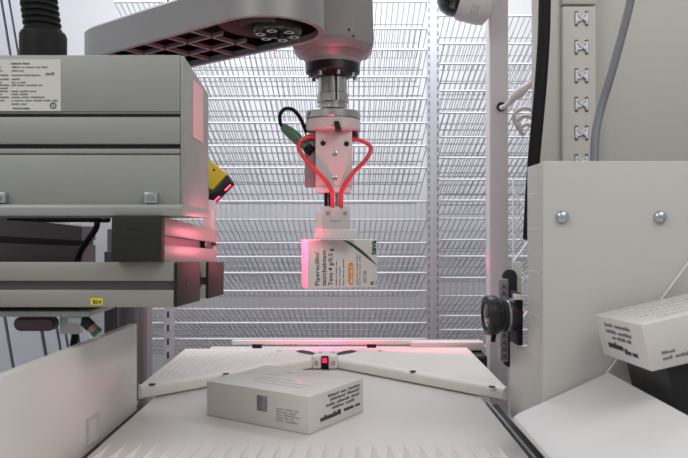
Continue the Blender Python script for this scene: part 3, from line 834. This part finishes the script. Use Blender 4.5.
# latch frame
def lp(px, py):
    Y = -xp*F/(344-px); return Y, ZC+(229-py)*Y/F
yA, zA = lp(86.5, 419); yB, zB = lp(99, 412)
yC, zC_ = lp(86.5, 446); yD, zD = lp(99, 440)
b = MB()
q = [(yA, zA), (yB, zB), (yD, zD), (yC, zC_)]
cy = sum(p[0] for p in q)/4; czz = sum(p[1] for p in q)/4
out = [(cy+(y-cy)*1.0, czz+(z-czz)*1.0) for y, z in q]; inn = [(cy+(y-cy)*.62, czz+(z-czz)*.72) for y, z in q]
tb = bmesh.new()
vo = [tb.verts.new((xp+.0015, y, z)) for y, z in out]; vi = [tb.verts.new((xp+.0015, y, z)) for y, z in inn]
vob = [tb.verts.new((xp-.0001, y, z)) for y, z in out]; vib = [tb.verts.new((xp-.0001, y, z)) for y, z in inn]
for k in range(4):
    n = (k+1) % 4
    tb.faces.new((vo[k], vo[n], vi[n], vi[k])); tb.faces.new((vo[k], vob[k], vob[n], vo[n])); tb.faces.new((vi[k], vi[n], vib[n], vib[k]))
b.join(tb); b.build('latch_frame', mat('latch_grey', (190, 188, 186), .2), pn)
b = MB().prism(inn, 'x', xp-.0001, xp+.0006); b.build('latch_window', M_clear, pn)

# ================================================================ SCANNER + PINK BRACKET
sY = 1.42
sb = thing('barcode_scanner', 'yellow and black scanner with red light line at the right of the grey housing', 'scanner', at(217, 185, sY))
b = MB(); by = MB(); led = MB()
def S2(pts): return [(at(x, 0, sY).x, z_at(y, sY)) for x, y in pts]
by.prism(S2([(205, 158), (212.5, 162.5), (227, 174.5), (221, 181), (213, 190), (205, 186)]), 'y', sY, sY+.035, .0012); by.build('yellow_shell', M_yelp, sb)
b.prism(S2([(205, 186.5), (213.2, 190.2), (221.2, 181.2), (227.2, 175), (232.5, 182.5), (224, 192), (212.5, 203), (205, 198)]), 'y', sY, sY+.035, .001); b.build('black_body', M_black, sb)
led.prism(S2([(212.8, 202.6), (232.6, 182.7), (234, 184.2), (214.2, 204)]), 'y', sY+.006, sY+.018); led.build('light_window', M_rlens, sb)
for a_, c_ in (((213.6, 201.9), (219.5, 196.3)), ((225, 190.3), (230.5, 184.9))):
    l = MB().cyl(at(a_[0], a_[1], sY-.001), at(c_[0], c_[1], sY-.001), .0012, 8); l.build('red_led', M_redline, sb)
by = MB().cyl(at(214, 170, sY-.0008), at(214, 170, sY+.001), .0022, 12); by.build('screw', M_dsteel, sb)
# bracket
t = thing('scanner_bracket', 'translucent bracket lit pink below the yellow scanner with two small screws', 'bracket', at(211, 258, 1.13))
b = MB(); b.prism([(at(x, 0, 1.14).x, z_at(y, 1.14)) for x, y in ((205.5, 261.5), (205.5, 224), (209.5, 210), (211, 200), (216.5, 203), (215, 224), (216, 240), (216, 256), (213, 261.5))], 'y', 1.122, 1.145, .0008)
b.build('plate', M_clear, t)
MB().box(-.286, -.222, 1.1452, 1.150, z_at(196, 1.14), z_at(186, 1.14)).box(-.286, -.281, 1.150, 1.45, z_at(196, 1.14), z_at(186, 1.14)).build('arm', M_dsteel, t)
for px, py in ((211.5, 240.5), (216, 243.5)):
    MB().lathe(at(px, py, 1.122), (0, -1, 0), [(.0042, 0), (.0042, .004), (.002, .005)], 12).build('screw', M_steel, t)

# ================================================================ RIGHT SIDE
FX = .244; FY = .858
pr_ = thing('housing_box', 'large white housing with two round-head screws at the right', 'housing', (.5, .9, T-.1))
MB().box(FX, .90, FY, FY+.012, T-.12, z_at(161, FY), .0012).build('front_plate', M_panel, pr_)
MB().prism([(FY+.0122, T-.02), (FY+.0122, z_at(161, FY)-.001), (.932, z_at(161, FY)-.001), (.932, z_at(349, .96)+.0), (.96, z_at(349, .96)), (1.029, z_at(349.5, .96)), (1.029, T-.0)], 'x', FX, FX+.010, .0008).build('side_plate', M_panel, pr_)
for k, zz_ in enumerate((.045, .0, -.055, -.11)):
    MB().box(FX-.0003, FX+.0001, FY+.014, .930, ZC+zz_, ZC+zz_+.0012).build('layer_line', M_white, pr_)
for px in (562, 660):
    p = at(px, 217, FY)
    MB().lathe(p, (0, -1, 0), [(.0082, -.0005), (.0082, .0012), (.0070, .0040), (.0040, .0060), (.0001, .0066)], 24).build('dome_screw', M_zinc, pr_)
# gap line/edge guide
b = MB().cyl(at(606, 374, .853), at(700, 247, .853), .0013, 8)
tag(b.build('guide_wire', M_white), 'thin white edge line running diagonally down the right housing front', 'guide')

# chute
ch = thing('output_chute', 'white curved chute sheet sloping at the lower right of the table', 'chute', (.27, .6, T-.02))
def chute_ring(Y):
    pts = [(.2105, T+.034), (.2065, T+.0375), (.2070, T+.0425), (.2120, T+.0465), (.222, T+.051), (.265, T+.0705), (.322, T+.0968)]
    a_ = [(x, Y, z) for x, z in pts]; b_ = [(x+.0007, Y, z-.0016) for x, z in pts[::-1]]
    return a_+b_
MB().loft([chute_ring(.36), chute_ring(.60), chute_ring(.853)]).build('sheet', M_sheet, ch)
# black block below the carton
R3m = Matrix.Translation(rb.location) @ Euler(ea).to_matrix().to_4x4()
b = MB(); b.M = R3m
b.box(-L*0+(-.066), .16, -.050, .058, -.075, -.0006, .002)
t = b.build('foam_block', M_black); tag(t, 'black block under the tilted carton beside the chute', 'block')

# camera module on the side plate
cmY = .965
cm = thing('camera_module', 'black lens camera pointing left beside the white housing', 'camera', at(505, 315, cmY))
ax = Vector((-1, -.06, -.02)).normalized(); o = at(521, 315, .985)
kx = cmY/F
o = Vector((.2425, .975, z_at(314.5, .975)))
MB().lathe(o, ax, [(.0225, 0), (.0235, .003), (.0235, .0125), (.0225, .014)], 36).build('lens_barrel', M_black, cm)
MB().lathe(o+ax*.0142, ax, [(.0215, 0), (.0215, .0035)], 36).build('silver_ring', M_steel, cm)
b = MB(); b.lathe(o+ax*.0178, ax, [(.022, 0), (.0245, .002), (.0245, .006), (.0225, .008), (.0225, .0105), (.026, .012), (.0275, .016), (.0275, .026), (.0262, .028), (.022, .029), (.019, .026), (.0001, .024)], 40)
b.build('focus_ring', M_black, cm)
MB().lathe(o+ax*.0425, ax, [(.0175, 0), (.016, .0022), (.010, .0038), (.0001, .0044)], 28).build('lens_glass', M_glass, cm)
b = MB()
p = o+ax*.034+Vector((0, 0, -.026)); b.cyl(p, p+Vector((-.002, -.002, -.011)), .0032, 12); b.build('lock_screw', M_rubber, cm)
MB().box(.2335, .2436, .952, .975+.022, z_at(352, .965), z_at(300, .965)+.012, .002)
MB().box(.236, .2438, .953, .998, z_at(343, .975), z_at(292, .975), .0015).build('housing', M_rubber, cm)
MB().box(.231, .2438, .950, .960, z_at(299.5, .955), z_at(294, .955), .0008).build('clip', M_white, cm)
# tall rounded bracket with silver slider behind
t = thing('slotted_bracket', 'tall rounded black bracket behind the lens camera', 'bracket', at(509, 370, 1.06))
b = MB(); b.M = Matrix.Translation(at(509.5, 318, 1.06))
vr = oval(.148, .0215); b.prism([(y, x) for x, y in vr], 'y', -.004, .004, .001); b.build('plate', M_black, t)
MB().box(at(514, 0, 1.07).x, at(521, 0, 1.07).x, 1.066, 1.08, z_at(372, 1.07), z_at(262, 1.07), .001).build('holder', M_panel, t)
b = MB().box(at(500, 0, 1.045).x, at(508.5, 0, 1.045).x, 1.045, 1.0555, z_at(362, 1.045), z_at(279, 1.045), .0015); b.build('silver_slider', mat('mauve_metal', (150, 138, 148), .35, .5), t)
b = MB(); rr = random.Random(5)
for k in range(11):
    z = z_at(359-k*7, 1.045)
    for s_ in (-1, 1):
        a_ = Vector((at(504, 0, 1.045).x+s_*.004, 1.0446, z)); c_ = Vector((at(504, 0, 1.045).x-s_*.003, 1.0446, z+.0065)); b.cyl(a_, c_, .0007, 5)
b.build('slider_reflection', M_slot, t)  # dark strokes that draw a reflection on the silver bar

# white post with ceiling camera
po = thing('white_post', 'white vertical square post in front of the right shelf bay', 'post', (.36, 1.6, .5))
MB().box((489.3-344)*1.6/F, (508.6-344)*1.6/F, 1.60, 1.645, .45, 2.1, .004, 3).build('post_body', M_post, po)
MB().lathe(at(501, 107, 1.599), (0, -1, 0), [(.0105, 0), (.0105, .006), (.006, .0065), (.006, .001)], 20).build('grommet', M_black, po)
t = thing('dome_camera', 'white cylindrical camera with black dome at the top of the post', 'security camera', at(470, 10, 1.55))
A = at(486, -1, 1.56)
MB().lathe(at(494, 3, 1.56), (-1, 0, .25), [(.03, 0), (.052, .012), (.055, .028), (.055, .070), (.050, .078)], 36).build('camera_body', M_post, t)
e0 = at(494, 3, 1.56)+Vector((-1, 0, .25)).normalized()*.0785
MB().lathe(e0, (-1, 0, .25), [(.050, 0), (.052, .004), (.051, .018), (.044, .034), (.030, .046), (.0001, .052)], 36).build('black_dome', M_glass, t)
b = MB(); Mt = frame(at(471, 14, 1.5015), (0.25, 0, 1), (-1, 0, .25))
for k, wl in enumerate(([4, 3], [3, 4], [2, 3])): dashes(b, Mt, 0, -k*.006, .022, .002, wl, rnd)
b.build('camera_print', M_inkg, t)
# cable ends and loops in the gap
cb = MB().tube([at(501, 108, 1.585), at(507, 105, 1.57), at(513, 98, 1.56), at(519, 93, 1.55), at(526, 87, 1.55), at(532, 82, 1.55)], .006, 12, rf=lambda q: .0055+.006*math.exp(-((q-.6)/.25)**2))
tag(cb.build('white_cable', M_wcab), 'pinkish white cable coming out of the black grommet in the post', 'cable')
for k, (cx_, cy_, r_) in enumerate(((525, 118, 11), (526, 124, 9), (527, 130, 6.5))):
    cb = MB().tube([at(cx_+r_*math.cos(a_), cy_-r_*.9*math.sin(a_), 1.62+k*.012) for a_ in [math.pi*(1.35-q/10*1.6) for q in range(11)]], .0052, 10, smooth=3)
    tag(cb.build('cable_loop', M_wcab), ['outermost white cable loop beside the thick black cable', 'middle white cable loop beside the thick black cable', 'innermost white cable loop beside the thick black cable'][k], 'cable', 'white cable loops')

# thick black cable
cb = MB().tube([at(545, -25, 1.2), at(544.5, 10, 1.2), at(543.6, 40, 1.2), at(541.0, 80, 1.2), at(537.5, 120, 1.2), at(533.8, 160, 1.2), at(531, 200, 1.2), at(529, 240, 1.2)], .0105, 16, smooth=5)
cb = cb.build('thick_cable', M_rubber); tag(cb, 'thick black cable running down left of the cream cabinet', 'cable')
# cabinet column strips
t = thing('cabinet_column', 'cream slotted cabinet column with a row of H-shaped cut-outs', 'cabinet column', (.42, 1.28, .5))
MB().box((563-344)*1.27/F, (596.5-344)*1.27/F, 1.272, 1.298, .55, ZC+.405, .002).build('column', M_cab2, t)
MB().box((563-344)*1.27/F, (597-344)*1.27/F, 1.272, 1.298, ZC+.409, 2.1, .002).build('upper_column', M_cab2, t)
MB().box((540-344)*1.28/F, (562-344)*1.28/F, 1.282, 1.34, .55, 2.1, .003).build('side_strip', M_cab, t)
for k in range(8):
    py = 18.5+28.6*k; c = at(581.5, py, 1.2715)
    b = MB()
    for s_ in (-1, 1): b.box(c.x+s_*.0095-.0028, c.x+s_*.0095+.0028, 1.2708, 1.273, c.z-.0135, c.z+.0135)
    b.build('slot_pair', M_alug, t)
    b = MB()
    for s_ in (-1, 1):
        b.box(c.x+s_*.0095-.002, c.x+s_*.0095+.002, 1.2695, 1.2708, c.z-.010, c.z+.010, .0004)
        b.tube([(c.x+s_*.0085, 1.269, c.z-.006), (c.x, 1.2675, c.z+.002*s_), (c.x+s_*.009, 1.269, c.z+.008)], .0014, 6, 3)
    b.box(c.x-.008, c.x+.008, 1.2700, 1.2712, c.z-.0035, c.z+.0035)
    b.build('wire_tie', M_wire, t)
# grey cable
cb = MB().tube([at(634, -30, .98), at(630.5, 0, .98), at(622, 35, .98), at(611, 75, .98), at(601, 108, .98), at(596, 130, .97), at(594.5, 150, .96), at(594.5, 175, .95), at(595, 230, .95)], .0058, 14, smooth=5)
tag(cb.build('grey_cable', M_gcab), 'grey cable hanging down behind the white housing at the right', 'cable')
